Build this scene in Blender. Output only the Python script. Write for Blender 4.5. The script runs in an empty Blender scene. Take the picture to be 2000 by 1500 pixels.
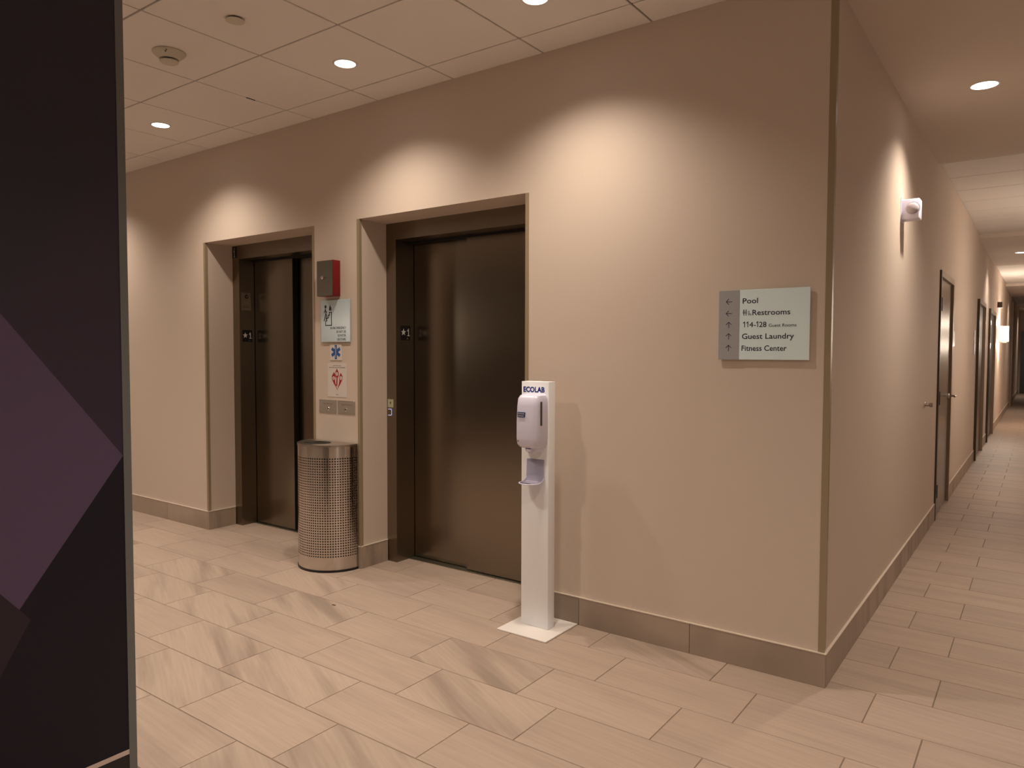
import bpy, bmesh, math, random
from mathutils import Vector, Matrix
random.seed(7)
PI = math.pi
S = bpy.context.scene
COL = S.collection

# ------------------------------------------------------------------ camera
F, YAW, PIT, ROL = 1423.5, math.radians(36.062), math.radians(2.46), math.radians(0.15)
CAM = Vector((0.7033, -3.1762, 1.39))
fw = Vector((-math.sin(YAW)*math.cos(PIT), math.cos(YAW)*math.cos(PIT), -math.sin(PIT)))
r0 = Vector((math.cos(YAW), math.sin(YAW), 0)); u0 = r0.cross(fw)
rt = r0*math.cos(ROL)+u0*math.sin(ROL); up = -r0*math.sin(ROL)+u0*math.cos(ROL)
cd = bpy.data.cameras.new('camera'); cam = bpy.data.objects.new('camera', cd); COL.objects.link(cam)
cd.sensor_width = 36; cd.lens = 36*F/2000; cd.clip_start = .05; cd.clip_end = 100
cam.matrix_world = Matrix(((rt.x, up.x, -fw.x, CAM.x), (rt.y, up.y, -fw.y, CAM.y), (rt.z, up.z, -fw.z, CAM.z), (0, 0, 0, 1)))
S.camera = cam
def in_view(pts, m=40):
    xs, ys = [], []
    for p in pts:
        d = Vector(p)-CAM; z = d.dot(fw)
        if z < .15: continue
        xs.append(1000+F*d.dot(rt)/z); ys.append(750-F*d.dot(up)/z)
    if not xs: return None
    if max(xs) < -m or min(xs) > 2000+m or max(ys) < -m or min(ys) > 1500+m: return None
    return (max(xs)-min(xs), max(ys)-min(ys))

# ------------------------------------------------------------------ world, lamps, exposure
w = bpy.data.worlds.new('world'); S.world = w; w.use_nodes = True
w.node_tree.nodes['Background'].inputs[0].default_value = (.9, .7, .5, 1)
w.node_tree.nodes['Background'].inputs[1].default_value = 0.03
S.view_settings.view_transform = 'Standard'; S.view_settings.look = 'None'
S.view_settings.gamma = 1; S.view_settings.use_curve_mapping = False
S.view_settings.exposure = 0.0
WARM = (1.0, .85, .70)
LOBBY_W, FILL_W, CORR_W, SCONCE_W = 91, 114, 118, 48
ZC, ZS, ZR = 2.929, 2.865, 2.92          # lobby ceiling, corridor soffit, corridor tile ceiling

def spot(loc, power, size=128, blend=1.0, rad=.05, parent=None):
    l = bpy.data.lights.new('downlight_lamp', 'SPOT'); l.energy = power; l.color = WARM
    l.spot_size = math.radians(size); l.spot_blend = blend; l.shadow_soft_size = rad
    o = bpy.data.objects.new('lamp', l); COL.objects.link(o); o.parent = parent
    o.location = loc; return o

# ------------------------------------------------------------------ helpers
def M(name, col, rough=.5, metal=0, **k):
    m = bpy.data.materials.new(name); m.use_nodes = True
    b = m.node_tree.nodes['Principled BSDF']
    b.inputs['Base Color'].default_value = (*col, 1); b.inputs['Roughness'].default_value = rough
    b.inputs['Metallic'].default_value = metal
    if 'emit' in k:
        b.inputs['Emission Color'].default_value = (*k['emit'], 1); b.inputs['Emission Strength'].default_value = k['es']
    if 'spec' in k: b.inputs['Specular IOR Level'].default_value = k['spec']
    nt = m.node_tree
    if 'noise' in k:       # fine procedural variation of colour
        sc, amt, stretch = k['noise']
        tc = nt.nodes.new('ShaderNodeTexCoord'); mp = nt.nodes.new('ShaderNodeMapping'); n = nt.nodes.new('ShaderNodeTexNoise')
        mp.inputs['Scale'].default_value = stretch; n.inputs['Scale'].default_value = sc; n.inputs['Detail'].default_value = 4
        nt.links.new(tc.outputs['Object'], mp.inputs[0]); nt.links.new(mp.outputs[0], n.inputs['Vector'])
        mx = nt.nodes.new('ShaderNodeMix'); mx.data_type = 'RGBA'
        mx.inputs[6].default_value = (*[c*(1-amt) for c in col], 1); mx.inputs[7].default_value = (*[min(1, c*(1+amt)) for c in col], 1)
        nt.links.new(n.outputs[0], mx.inputs[0]); nt.links.new(mx.outputs[2], b.inputs['Base Color'])
        if k.get('bump'):
            bp = nt.nodes.new('ShaderNodeBump'); bp.inputs['Strength'].default_value = k['bump']; bp.inputs['Distance'].default_value = .001
            nt.links.new(n.outputs[0], bp.inputs['Height']); nt.links.new(bp.outputs[0], b.inputs['Normal'])
        if k.get('rvar'):
            mr = nt.nodes.new('ShaderNodeMapRange'); mr.inputs[3].default_value = rough-k['rvar']; mr.inputs[4].default_value = rough+k['rvar']
            nt.links.new(n.outputs[0], mr.inputs[0]); nt.links.new(mr.outputs[0], b.inputs['Roughness'])
    return m

def BM(): return bmesh.new()
def box(bm, x0, x1, y0, y1, z0, z1):
    v = [bm.verts.new(p) for p in ((x0,y0,z0),(x1,y0,z0),(x1,y1,z0),(x0,y1,z0),(x0,y0,z1),(x1,y0,z1),(x1,y1,z1),(x0,y1,z1))]
    for f in ((3,2,1,0),(4,5,6,7),(0,1,5,4),(1,2,6,5),(2,3,7,6),(3,0,4,7)): bm.faces.new([v[i] for i in f])
    return bm
def bbox_(x0, x1, y0, y1, z0, z1, bev=0, seg=2):
    bm = box(BM(), x0, x1, y0, y1, z0, z1)
    if bev: bmesh.ops.bevel(bm, geom=bm.edges[:], offset=bev, segments=seg, affect='EDGES', profile=.5)
    return bm
def lathe(prof, n=32, c=(0, 0, 0), bm=None, axis='z', a0=0, a1=2*PI):
    bm = bm or BM(); rings = []; full = abs(a1-a0-2*PI) < 1e-6; m = n if full else n+1
    for r, h in prof:
        ring = []
        for i in range(m):
            a = a0+(a1-a0)*i/n; p = (r*math.cos(a), r*math.sin(a), h)
            if axis == 'y': p = (p[0], -h, p[1])     # height runs towards -y
            if axis == 'x': p = (h, p[0], p[1])      # height runs towards +x
            ring.append(bm.verts.new((p[0]+c[0], p[1]+c[1], p[2]+c[2])))
        rings.append(ring)
    for a, b in zip(rings, rings[1:]):
        for i in range(n):
            j = (i+1) % m; bm.faces.new((a[i], a[j], b[j], b[i]))
    if full:
        for ring in (rings[0], rings[-1]): bm.faces.new(ring)
    return bm
def tube(bm, pts, r, n=8):
    rings = []
    for i, p in enumerate(pts):
        p = Vector(p); t = (Vector(pts[min(i+1, len(pts)-1)])-Vector(pts[max(i-1, 0)])).normalized()
        a = t.orthogonal().normalized() if i == 0 else (rings_a - t*rings_a.dot(t)).normalized()
        rings_a = a; b = t.cross(a)
        rings.append([bm.verts.new(p+a*r*math.cos(2*PI*k/n)+b*r*math.sin(2*PI*k/n)) for k in range(n)])
    for A, B in zip(rings, rings[1:]):
        for k in range(n): bm.faces.new((A[k], A[(k+1) % n], B[(k+1) % n], B[k]))
    bm.faces.new(rings[0]); bm.faces.new(rings[-1]); return bm
def prism(bm, pts, d, basis):
    """pts: 2D outline; basis: (origin, right, up, normal); extruded d along the normal"""
    o, r, u, n = [Vector(q) for q in basis]
    A = [bm.verts.new(o+r*a+u*b) for a, b in pts]; B = [bm.verts.new(o+r*a+u*b+n*d) for a, b in pts]
    bm.faces.new(A[::-1]); bm.faces.new(B)
    for i in range(len(pts)):
        j = (i+1) % len(pts); bm.faces.new((A[i], A[j], B[j], B[i]))
    return bm
def stroke(bm, pts, wd, d, basis):
    for (a, b), (c, e) in zip(pts, pts[1:]):
        L = math.hypot(c-a, e-b) or 1; tx, ty = (c-a)/L*wd/2, (e-b)/L*wd/2; nx, ny = -ty, tx
        prism(bm, [(a-tx-nx, b-ty-ny), (c+tx-nx, e+ty-ny), (c+tx+nx, e+ty+ny), (a-tx+nx, b-ty+ny)], d, basis)
    return bm
def mesh(name, bm, mats, smooth=False):
    bmesh.ops.recalc_face_normals(bm, faces=bm.faces[:])
    me = bpy.data.meshes.new(name); bm.to_mesh(me); bm.free()
    for m in (mats if isinstance(mats, (list, tuple)) else [mats]): me.materials.append(m)
    if smooth:
        me.shade_smooth(); 
        try: me.set_sharp_from_angle(angle=math.radians(35))
        except Exception: pass
    return me
def obj(name, bm, mats, parent=None, smooth=False, label=None, kind=None):
    o = bpy.data.objects.new(name, mesh(name, bm, mats, smooth)); COL.objects.link(o); o.parent = parent
    if label: o['label'] = label
    if kind: o['kind'] = kind
    return o
def tag(o, label, cat, kind=None, group=None):
    o['label'] = label; o['category'] = cat
    if kind: o['kind'] = kind
    if group: o['group'] = group
    return o
def thing(name, label, cat, loc=(0, 0, 0), kind=None, group=None):
    o = bpy.data.objects.new(name, None); COL.objects.link(o); o.location = loc; o.empty_display_size = .1
    return tag(o, label, cat, kind, group)
def local(o, root):     # meshes are written in room coordinates; hang them under a root standing at root.location
    o.parent = root; o.matrix_parent_inverse = Matrix.Translation(-Vector(root.location)); return o
def part(name, bm, mats, root, smooth=False, label=None, parent=None):
    me = mesh(name, bm, mats, smooth); me.transform(Matrix.Translation(-Vector(root.location)))
    o = bpy.data.objects.new(name, me); COL.objects.link(o); o.parent = parent or root
    if label: o['label'] = label
    return o
WALLB = lambda x, z, y=0: ((x, y, z), (1, 0, 0), (0, 0, 1), (0, -1, 0))     # on surfaces facing -y
JAMBB = lambda y, z, x=0: ((x, y, z), (0, 1, 0), (0, 0, 1), (1, 0, 0))      # on surfaces facing +x
def text_bm(body, wd, h, basis, d=.0006, bold=0.0, align='L', bm=None):
    cu = bpy.data.curves.new('t', 'FONT'); cu.body = body; cu.extrude = .01; cu.offset = bold; cu.resolution_u = 3
    to = bpy.data.objects.new('t', cu); COL.objects.link(to); dg = bpy.context.evaluated_depsgraph_get(); dg.update()
    me = bpy.data.meshes.new_from_object(to.evaluated_get(dg))
    xs = [v.co.x for v in me.vertices]; x0, x1 = min(xs), max(xs)
    cap = .73 * 1.0
    sy = h/cap; sx = wd/(x1-x0) if wd else sy
    o, r, u, n = [Vector(q) for q in basis]
    off = {'L': 0, 'R': -wd, 'C': -(x1-x0)*sx/2}[align]
    for v in me.vertices:
        x, y, z = v.co; v.co = o + r*((x-x0)*sx+off) + u*(y*sy) + n*((z+.01)/.02*d)
    bm = bm or BM(); bm.from_mesh(me)
    bpy.data.objects.remove(to); bpy.data.curves.remove(cu); bpy.data.meshes.remove(me)
    return bm

# ------------------------------------------------------------------ materials
wallm = M('wallpaper', (.60, .50, .42), .75, noise=(260, .05, (1, 1, 1)), bump=.25)
darkw = M('dark_wall', (.06, .05, .05), .6)
palew = M('pale_band', (.75, .63, .5), .7)
ceilm = M('ceiling_tile', (.80, .76, .725), .9, noise=(300, .03, (1, 1, 1)), bump=.15)
barm = M('grid_bar', (.27, .21, .165), .7)
gyp = M('soffit_paint', (.66, .57, .49), .8)
guard = M('corner_guard', (.30, .235, .15), .35, noise=(6, .05, (1, 1, 1)))
steel = M('brushed_steel', (.245, .205, .16), .24, 1, noise=(40, .05, (60, 60, .6)), rvar=.05)
steel_d = M('brushed_steel_frame', (.255, .213, .165), .30, 1, noise=(30, .05, (40, 40, .5)), rvar=.05)
canm = M('bin_steel', (.62, .57, .53), .19, 1, noise=(60, .06, (90, 90, .4)), rvar=.02)
_n = canm.node_tree; _t = _n.nodes.new('ShaderNodeTangent'); _t.direction_type = 'RADIAL'; _t.axis = 'Z'
_b = _n.nodes['Principled BSDF']; _b.inputs['Anisotropic'].default_value = .85; _b.inputs['Anisotropic Rotation'].default_value = 0.25
_n.links.new(_t.outputs[0], _b.inputs['Tangent'])
chrome = M('chrome', (.75, .72, .68), .15, 1)
black = M('black_plastic', (.006, .005, .006), .4)
gap = M('dark_gap', (.004, .003, .003), .8)
white = M('white_plastic', (.72, .71, .88), .32)
cream = M('white_powder_coat', (.92, .93, .97), .38)
baseplate = M('white_base_paint', (.78, .74, .71), .4)
navy = M('navy_ink', (.012, .012, .035), .5)
blue = M('logo_blue', (.01, .03, .22), .4)
red = M('red_paint', (.17, .002, .005), .35)
redink = M('red_ink', (.36, .01, .02), .5)
blueink = M('blue_ink', (.012, .09, .33), .5)
paper = M('placard_white', (.66, .6, .56), .5)
frost = M('frosted_acrylic', (.74, .90, .95), .16, spec=.6)
frost_e = M('acrylic_edge', (.55, .66, .62), .25)
signgrey = M('sign_grey', (.36, .36, .38), .35, noise=(20, .08, (1, 1, 30)))
wood = M('door_wood', (.16, .09, .06), .3, noise=(8, .3, (12, 12, .7)))
darkframe = M('dark_frame', (.085, .065, .045), .3, .6)
sheen_door = M('satin_door', (.17, .125, .09), .24, .55)
darkdoor = M('dark_door', (.045, .038, .026), .3)
lens = M('lamp_lens', (1, 1, 1), .5, emit=(1, .92, .86), es=9)
ringm = M('lamp_trim', (.75, .7, .65), .4)
devm = M('ceiling_device', (.60, .55, .46), .5)
shade = M('sconce_shade', (1, .95, .85), .5, emit=(1, .86, .68), es=5)
grey_trim = M('panel_edge_metal', (.15, .155, .155), .5)
lit = M('lit_button', (.5, .55, .8), .4, emit=(.6, .65, 1), es=.4)
tagm = M('braille_tag', (.42, .42, .27), .45)
metal_trim = M('metal_strip', (.80, .72, .62), .35, .35)
screwm = M('screw', (.6, .55, .5), .3, 1)

def stone(name, light, dark, diag):
    """porcelain with stone veining; every tile gets its own piece of the pattern"""
    m = bpy.data.materials.new(name); m.use_nodes = True; nt = m.node_tree; N = nt.nodes.new; L = nt.links.new
    b = nt.nodes['Principled BSDF']; b.inputs['Roughness'].default_value = .5; b.inputs['Specular IOR Level'].default_value = .3
    tc = N('ShaderNodeTexCoord'); oi = N('ShaderNodeObjectInfo'); at = N('ShaderNodeAttribute'); at.attribute_name = 'shift'
    add = N('ShaderNodeVectorMath'); add.operation = 'ADD'
    sc = N('ShaderNodeVectorMath'); sc.operation = 'SCALE'; sc.inputs[0].default_value = (37, 53, 91)
    L(oi.outputs['Random'], sc.inputs['Scale']); L(tc.outputs['Object'], add.inputs[0]); L(sc.outputs[0], add.inputs[1])
    add2 = N('ShaderNodeVectorMath'); add2.operation = 'ADD'; L(add.outputs[0], add2.inputs[0]); L(at.outputs['Vector'], add2.inputs[1])
    mp = N('ShaderNodeMapping'); mp.inputs['Rotation'].default_value = (0, 0, math.radians(diag)); L(add2.outputs[0], mp.inputs[0])
    mp2 = N('ShaderNodeMapping'); mp2.inputs['Scale'].default_value = (.6, 5.5, 1); L(mp.outputs[0], mp2.inputs[0])
    n1 = N('ShaderNodeTexNoise'); n1.inputs['Scale'].default_value = 1.4; n1.inputs['Detail'].default_value = 3; n1.inputs['Distortion'].default_value = .05
    L(mp2.outputs[0], n1.inputs['Vector'])
    mp3 = N('ShaderNodeMapping'); mp3.inputs['Scale'].default_value = (2, 40, 1); L(mp.outputs[0], mp3.inputs[0])
    n2 = N('ShaderNodeTexNoise'); n2.inputs['Scale'].default_value = 2; n2.inputs['Detail'].default_value = 3; L(mp3.outputs[0], n2.inputs['Vector'])
    cr = N('ShaderNodeValToRGB'); e = cr.color_ramp.elements
    e[0].position = .34; e[0].color = (*dark, 1); e[1].position = .52; e[1].color = (*light, 1)
    L(n1.outputs[0], cr.inputs[0])
    hv = N('ShaderNodeHueSaturation'); L(cr.outputs[0], hv.inputs['Color'])
    mr = N('ShaderNodeMapRange'); mr.inputs[1].default_value = .3; mr.inputs[2].default_value = .7; mr.inputs[3].default_value = .93; mr.inputs[4].default_value = 1.05
    L(n2.outputs[0], mr.inputs[0])
    mr2 = N('ShaderNodeMapRange'); mr2.inputs[3].default_value = .94; mr2.inputs[4].default_value = 1.04; L(oi.outputs['Random'], mr2.inputs[0])
    mu = N('ShaderNodeMath'); mu.operation = 'MULTIPLY'; L(mr.outputs[0], mu.inputs[0]); L(mr2.outputs[0], mu.inputs[1])
    L(mu.outputs[0], hv.inputs['Value']); L(hv.outputs[0], b.inputs['Base Color'])
    return m
LT, DK = (.42, .325, .262), (.3, .25, .2)
stone_a = stone('floor_stone_plain', LT, (.375, .29, .235), 4)
stone_b = stone('floor_stone_veined', (.43, .335, .27), (.30, .235, .19), 25)
base_stone = stone('baseboard_stone', (.40, .315, .25), (.29, .225, .18), 3)
grout = M('grout', (.19, .145, .11), .8)

# ------------------------------------------------------------------ floor
fl = obj('floor', bbox_(-9, 4.2, -7, 30, -.12, -.0025), grout, kind='structure')
tag(fl, 'pale beige stone-look tile floor laid in staggered rows', 'floor', 'structure')
PX, PY, GJ = .5935, .2935, .0016
def chamfer_tile(x0, x1, y0, y1, zt=0, th=.0025):
    bm = BM(); c = .0012
    a = [(x0, y0), (x1, y0), (x1, y1), (x0, y1)]
    lo = [bm.verts.new((x, y, zt-th)) for x, y in a]
    b = [(x0+c, y0+c), (x1-c, y0+c), (x1-c, y1-c), (x0+c, y1-c)]
    hi = [bm.verts.new((x, y, zt)) for x, y in b]
    bm.faces.new(hi); bm.faces.new(lo[::-1])
    for i in range(4): j = (i+1) % 4; bm.faces.new((lo[i], lo[j], hi[j], hi[i]))
    return bm
tmesh = [mesh('tile', chamfer_tile(-PX/2+GJ, PX/2-GJ, -PY/2+GJ, PY/2-GJ), m) for m in (stone_a, stone_b)]
veined = [(-2.60,-1.00),(-2.32,-1.27),(-1.9,-1.27),(-2.4,-1.55),(-1.15,-.9),(-2.95,-.4),(-3.3,-1.0),(-2.5,-.67),(-3.6,-.7),(-1.2,-.67),(-1.1,-1.5)]
cells = []
for j in range(-24, 104):
    y0 = -.5165 + j*PY; A = (j % 2 == 0)
    for i in range(-15, 8):
        x0 = (-.205 if A else -.405) + i*PX
        cells.append((x0+PX/2, y0+PY/2))
indiv, rest = [], []
for cx, cy in cells:
    if cx < -9.3 or cx > 4.5 or cy > 30: continue
    if cy > .5 and (cx+PX/2 < -.02 or cx-PX/2 > 1.85): continue
    if cy > .3 and cx < -.35 and not (-5 < cx < -1.2): continue
    s = in_view([(cx+a, cy+b, 0) for a in (-PX/2, PX/2) for b in (-PY/2, PY/2)], 0)
    (indiv if s and min(s[0], s[1]*2.2) > 9 and len(indiv) < 290 and cy < 9 else rest).append((cx, cy))
for cx, cy in indiv:
    near = any(abs(cx-a) < .3 and abs(cy-b) < .15 for a, b in veined)
    v = 1 if near or random.random() < .10 and cx < -.5 else 0
    o = bpy.data.objects.new('tile', tmesh[v]); COL.objects.link(o); o.location = (cx, cy, 0); o.parent = fl
bm = BM(); lay = bm.verts.layers.float_vector.new('shift')
for cx, cy in rest:
    s = Vector((random.random()*40, random.random()*40, 0)); n0 = len(bm.verts)
    vs = [bm.verts.new((cx+a*(PX/2-GJ), cy+b*(PY/2-GJ), z)) for z in (-.0025, 0) for a, b in ((-1,-1),(1,-1),(1,1),(-1,1))]
    for q in vs: q[lay] = s
    bm.faces.new(vs[4:]); 
    for i in range(4): k = (i+1) % 4; bm.faces.new((vs[i], vs[k], vs[k+4], vs[i+4]))
obj('floor_tiles', bm, stone_a, fl, kind='stuff')

# ------------------------------------------------------------------ walls
ZO = 2.23
E1, E2 = (-4.540, -3.262), (-2.807, -1.522)      # the two lift recesses
bm = BM()
for a, b in ((-9, E1[0]), (E1[1], E2[0]), (E2[1], 0)): box(bm, a, b, 0, .62, 0, 3.0)
for a, b in (E1, E2): box(bm, a, b, 0, .62, ZO, 3.0)
wb = obj('wall_back', bm, wallm); tag(wb, 'beige wallpapered wall holding the two lift doorways', 'wall', 'structure')
DY = [(3.80, 4.78, 2.035), (8.02, 9.22, 2.05), (10.45, 11.95, 2.05)]   # openings along the corridor wall
bm = BM(); y = .62
for a, b, z in DY:
    box(bm, -.25, 0, y, a, 0, 3.0); box(bm, -.25, 0, a, b, z, 3.0); y = b
box(bm, -.25, 0, y, 29.5, 0, 3.0)
wr = obj('wall_right', bm, wallm); tag(wr, 'beige wallpapered wall running down the long corridor', 'wall', 'structure')
tag(obj('wall_far', bbox_(-.25, 1.95, 28.3, 28.5, 0, 3.0), wallm), 'wall closing the far end of the corridor', 'wall', 'structure')
tag(obj('wall_corridor_side', bbox_(1.85, 2.0, .0, 28.5, 0, 3.0), wallm), 'wall on the other side of the corridor, outside the view', 'wall', 'structure')
tag(obj('wall_lobby_side', bbox_(4.0, 4.15, -6.9, 0, 0, 3.0), darkw), 'dark lobby wall behind and right of the camera', 'wall', 'structure')
tag(obj('wall_lobby_back', bbox_(2.0, 4.15, 0, .15, 0, 3.0), wallm), 'beige lobby wall right of the corridor mouth', 'wall', 'structure')
tag(obj('wall_lobby_end', bbox_(-9.1, -9, -6.9, .6, 0, 3.0), wallm), 'wall at the far left end of the lift lobby', 'wall', 'structure')
wf = obj('wall_front', bbox_(-9.1, 4.15, -7, -6.9, 0, 3.0), darkw); tag(wf, 'dark lobby wall behind the camera', 'wall', 'structure')
obj('reflection_band', bbox_(-9, 4.0, -6.9, -6.88, 1.66, 2.05), palew, wf)  # pale strip added on the unseen wall for the lift doors to reflect

# corner guards: thin olive plastic angles
gn = [0]
def corner_guard(x, y, sx, z0, z1, label, leg=.02, t=.0018):
    """angle on the outer corner (x,y); one leg on the -y face going sx, one leg into +y"""
    bm = BM(); box(bm, min(x, x+sx*leg), max(x, x+sx*leg), y-t, y, z0, z1)
    a, b = (x-t, x) if sx > 0 else (x, x+t)
    box(bm, a, b, y-t, y+leg, z0, z1)
    gn[0] += 1; o = obj('trim_%d' % gn[0], bm, guard); tag(o, label, 'corner guard', 'structure'); return o
ZB = .144
corner_guard(0, 0, -1, ZB, ZC, 'olive corner guard on the outer corner between lift wall and corridor', .024)
corner_guard(E1[0], 0, -1, ZB, ZO, 'olive corner guard on the left edge of the left lift recess')
corner_guard(E1[1], 0, 1, ZB, ZO, 'olive corner guard on the right edge of the left lift recess')
corner_guard(E2[0], 0, -1, ZB, ZO, 'olive corner guard on the left edge of the right lift recess')
corner_guard(E2[1], 0, 1, ZB, ZO, 'olive corner guard on the right edge of the right lift recess')

# baseboards of stone tiles with a metal edging strip
def baseboard(name, label, segs):
    root = thing(name, label, 'baseboard', (0, 0, 0), 'structure')
    for (p, q, side) in segs:      # side 'y': runs along x at y=p0 ; side 'x': runs along y at x
        if side[0] == 'y':
            y = side[1]; obj('tile', bbox_(p+.0012, q-.0012, y-.009, y, 0, ZB-.003, .0008, 1), base_stone, root)
        else:
            x, d = side[1], side[2]
            obj('tile', bbox_(min(x, x+d*.009), max(x, x+d*.009), p+.0012, q-.0012, 0, ZB-.003, .0008, 1), base_stone, root)
    return root
def strips(root, runs):
    for r in runs: obj('edging_strip', bbox_(*r), metal_trim, root)
def cut(a, b, start, pitch=PX):
    pts = [a]; k = math.ceil((a-start)/pitch+1e-6); 
    while start+k*pitch < b-1e-3:
        if start+k*pitch > a+.01: pts.append(start+k*pitch)
        k += 1
    return list(zip(pts, pts[1:]+[b]))
segs = [(a, b, ('y', 0)) for a, b in cut(E2[1], .009, .009)] + [(a, b, ('y', 0)) for a, b in cut(E1[1], E2[0], -3.0, 5)] + [(a, b, ('y', 0)) for a, b in cut(-9, E1[0], E1[0])]
for x, d in ((E1[0], 1), (E1[1], -1), (E2[0], 1), (E2[1], -1)): segs.append((-.009, .232, ('x', x, d)))
bb = baseboard('baseboard_back', 'grey-brown stone tile baseboard along the lift wall', segs)
z0, z1 = ZB-.003, ZB+.001
strips(bb, [(E2[1], .0105, -.0105, 0, z0, z1), (E1[1], E2[0], -.0105, 0, z0, z1), (-9, E1[0], -.0105, 0, z0, z1)] +
       [(min(x, x+d*.0105), max(x, x+d*.0105), 0, .232, z0, z1) for x, d in ((E1[0], 1), (E1[1], -1), (E2[0], 1), (E2[1], -1))])
runs = [(0, 3.755), (4.825, 7.95), (9.29, 10.38), (12.02, 19.9), (20.9, 28.3)]
segs = []
for i, (a, b) in enumerate(runs):
    a2 = a if i else -.0
    if b < 8: segs += [(p, q, ('x', 0, 1)) for p, q in cut(a2, b, 0)]
    else: segs.append((a, b, ('x', 0, 1)))
bb = baseboard('baseboard_right', 'grey-brown stone tile baseboard along the corridor wall', segs)
strips(bb, [(0, .0105, a, b, z0, z1) for a, b in runs])

# ------------------------------------------------------------------ ceiling
cl = obj('ceiling', bbox_(-9, 4.15, -7, 0, ZC+.02, ZC+.12), barm); tag(cl, 'suspended ceiling of square beige tiles over the lift lobby', 'ceiling', 'structure')
obj('ceiling_deck', bbox_(-.25, 2, 0, 28.5, ZC+.02, ZC+.12), barm, cl)
TX, TY = .6075, .6195
xl = [-.81-TX*k for k in range(-8, 14)][::-1]; xl = [-9]+[x for x in xl if -9 < x < 4.1]+[4.1]
yl = [-.212-TY*k for k in range(0, 11)][::-1]; yl = [y for y in yl if y > -6.9]; yl = [-6.9]+yl+[0]
restbm = BM(); GB = .005
def ctile(bm, x0, x1, y0, y1, z): return box(bm, x0, x1, y0, y1, z, z+.012)
cache = {}
for x0, x1 in zip(xl, xl[1:]):
    for y0, y1 in zip(yl, yl[1:]):
        a, b, c, d = x0+GB, x1-GB, y0+GB, (y1-GB if y1 < 0 else 0)
        if in_view([(a, c, ZC), (b, c, ZC), (a, d, ZC), (b, d, ZC)], 0):
            k = (round(b-a, 3), round(d-c, 3))
            if k not in cache: cache[k] = mesh('tile', bbox_(-k[0]/2, k[0]/2, -k[1]/2, k[1]/2, 0, .012, .002, 1), ceilm)
            o = bpy.data.objects.new('tile', cache[k]); COL.objects.link(o); o.parent = cl; o.location = ((a+b)/2, (c+d)/2, ZC)
        else: ctile(restbm, a, b, c, d, ZC)
for x in xl[1:-1]: obj('grid_bar', bbox_(x-.012, x+.012, -6.9, 0, ZC+.0125, ZC+.016), barm, cl)
for y in yl[1:-1]: obj('grid_bar', bbox_(-9, 4.1, y-.012, y+.012, ZC+.0122, ZC+.0158), barm, cl)
obj('tile_chip', bbox_(-3.246, -3.236, -.50, -.44, ZC-.0008, ZC+.012), gap, cl, label='small dark chip in a tile joint')
# corridor: plain soffits and tiled fields in turn
sofs = [(.0, 3.40), (7.95, 11.55), (16.1, 19.6), (24.2, 28.3)]
for a, b in sofs: obj('soffit', bbox_(0, 1.85, a, b, ZS, ZC+.02), gyp, cl)
obj('soffit', bbox_(-.01, .0, .0, .0+.001, ZS, ZC), gyp, cl) if False else None
flds = [(3.40, 7.95, [3.665+.612*k for k in range(8)]), (11.55, 16.1, [11.93+.612*k for k in range(7)]), (19.6, 24.2, [20.1+.612*k for k in range(7)])]
for a, b, ls in flds:
    ys = [a]+[l for l in ls if a+.05 < l < b-.05]+[b]
    for y0, y1 in zip(ys, ys[1:]):
        for x0, x1 in ((0, .61), (.61, 1.22), (1.22, 1.85)):
            if a < 8 and x0 < .7: obj('tile', bbox_(x0+(.003 if x0 else 0), x1-.003, y0+.005, y1-.005, ZR, ZR+.012, .002, 1), ceilm, cl)
            else: ctile(restbm, x0+.003, x1-.003, y0+.005, y1-.005, ZR)
obj('ceiling_tiles', restbm, ceilm, cl, kind='stuff')

# ------------------------------------------------------------------ recessed lights
def downlight(x, y, z, r, label, power, group=None, size=128):
    t = thing('recessed_light', label, 'ceiling light', (x, y, z), group=group)
    bm = lathe([(r, 0), (r, -.003), (r+.004, -.004), (r+.011, -.002), (r+.012, 0)], 40)
    obj('trim_ring', bm, ringm, t, True)
    obj('lens', lathe([(.0001, -.0015), (r, -.0015), (r, -.0005), (.0001, -.0005)], 40), lens, t)
    spot((0, 0, -.012), power, size=size, rad=r*.75, parent=t)
    return t
downlight(-1.124, -.503, ZC, .055, 'round recessed ceiling light cut by the top edge, above the right lift', LOBBY_W*1.1)
downlight(-2.35, -.503, ZC, .055, 'round recessed ceiling light in the tile above between the two lifts', LOBBY_W)
downlight(-4.187, -.524, ZC, .055, 'round recessed ceiling light farthest left, near the dark mural panel', LOBBY_W)
for x, y, p in ((-6.0, -.52, LOBBY_W), (1.9, -.6, FILL_W*.6), (-2.05, -1.88, FILL_W), (-4.2, -2.2, FILL_W*1.25), (-6.0, -2.2, FILL_W*1.25), (.1, -2.0, FILL_W*1.1), (2.4, -2.6, FILL_W*1.2),
                (-3.4, -4.2, FILL_W), (-.6, -4.2, FILL_W), (2.0, -4.6, FILL_W), (-4.5, -6.3, FILL_W), (-1.5, -6.3, FILL_W), (1.5, -6.3, FILL_W)):
    spot((x, y, ZC-.015), p)
downlight(.402, 1.637, ZS, .064, 'round recessed light in the plain corridor ceiling nearest the corner', CORR_W)
downlight(.402, 9.80, ZS, .064, 'round recessed light farther down the corridor at the right edge', CORR_W*.7)
for y in (17.9, 26.0): spot((.402, y, ZS-.012), CORR_W*.6)
for y in (1.637, 9.8, 17.9, 26.0): spot((1.45, y, ZS-.012), CORR_W*.2)

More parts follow.
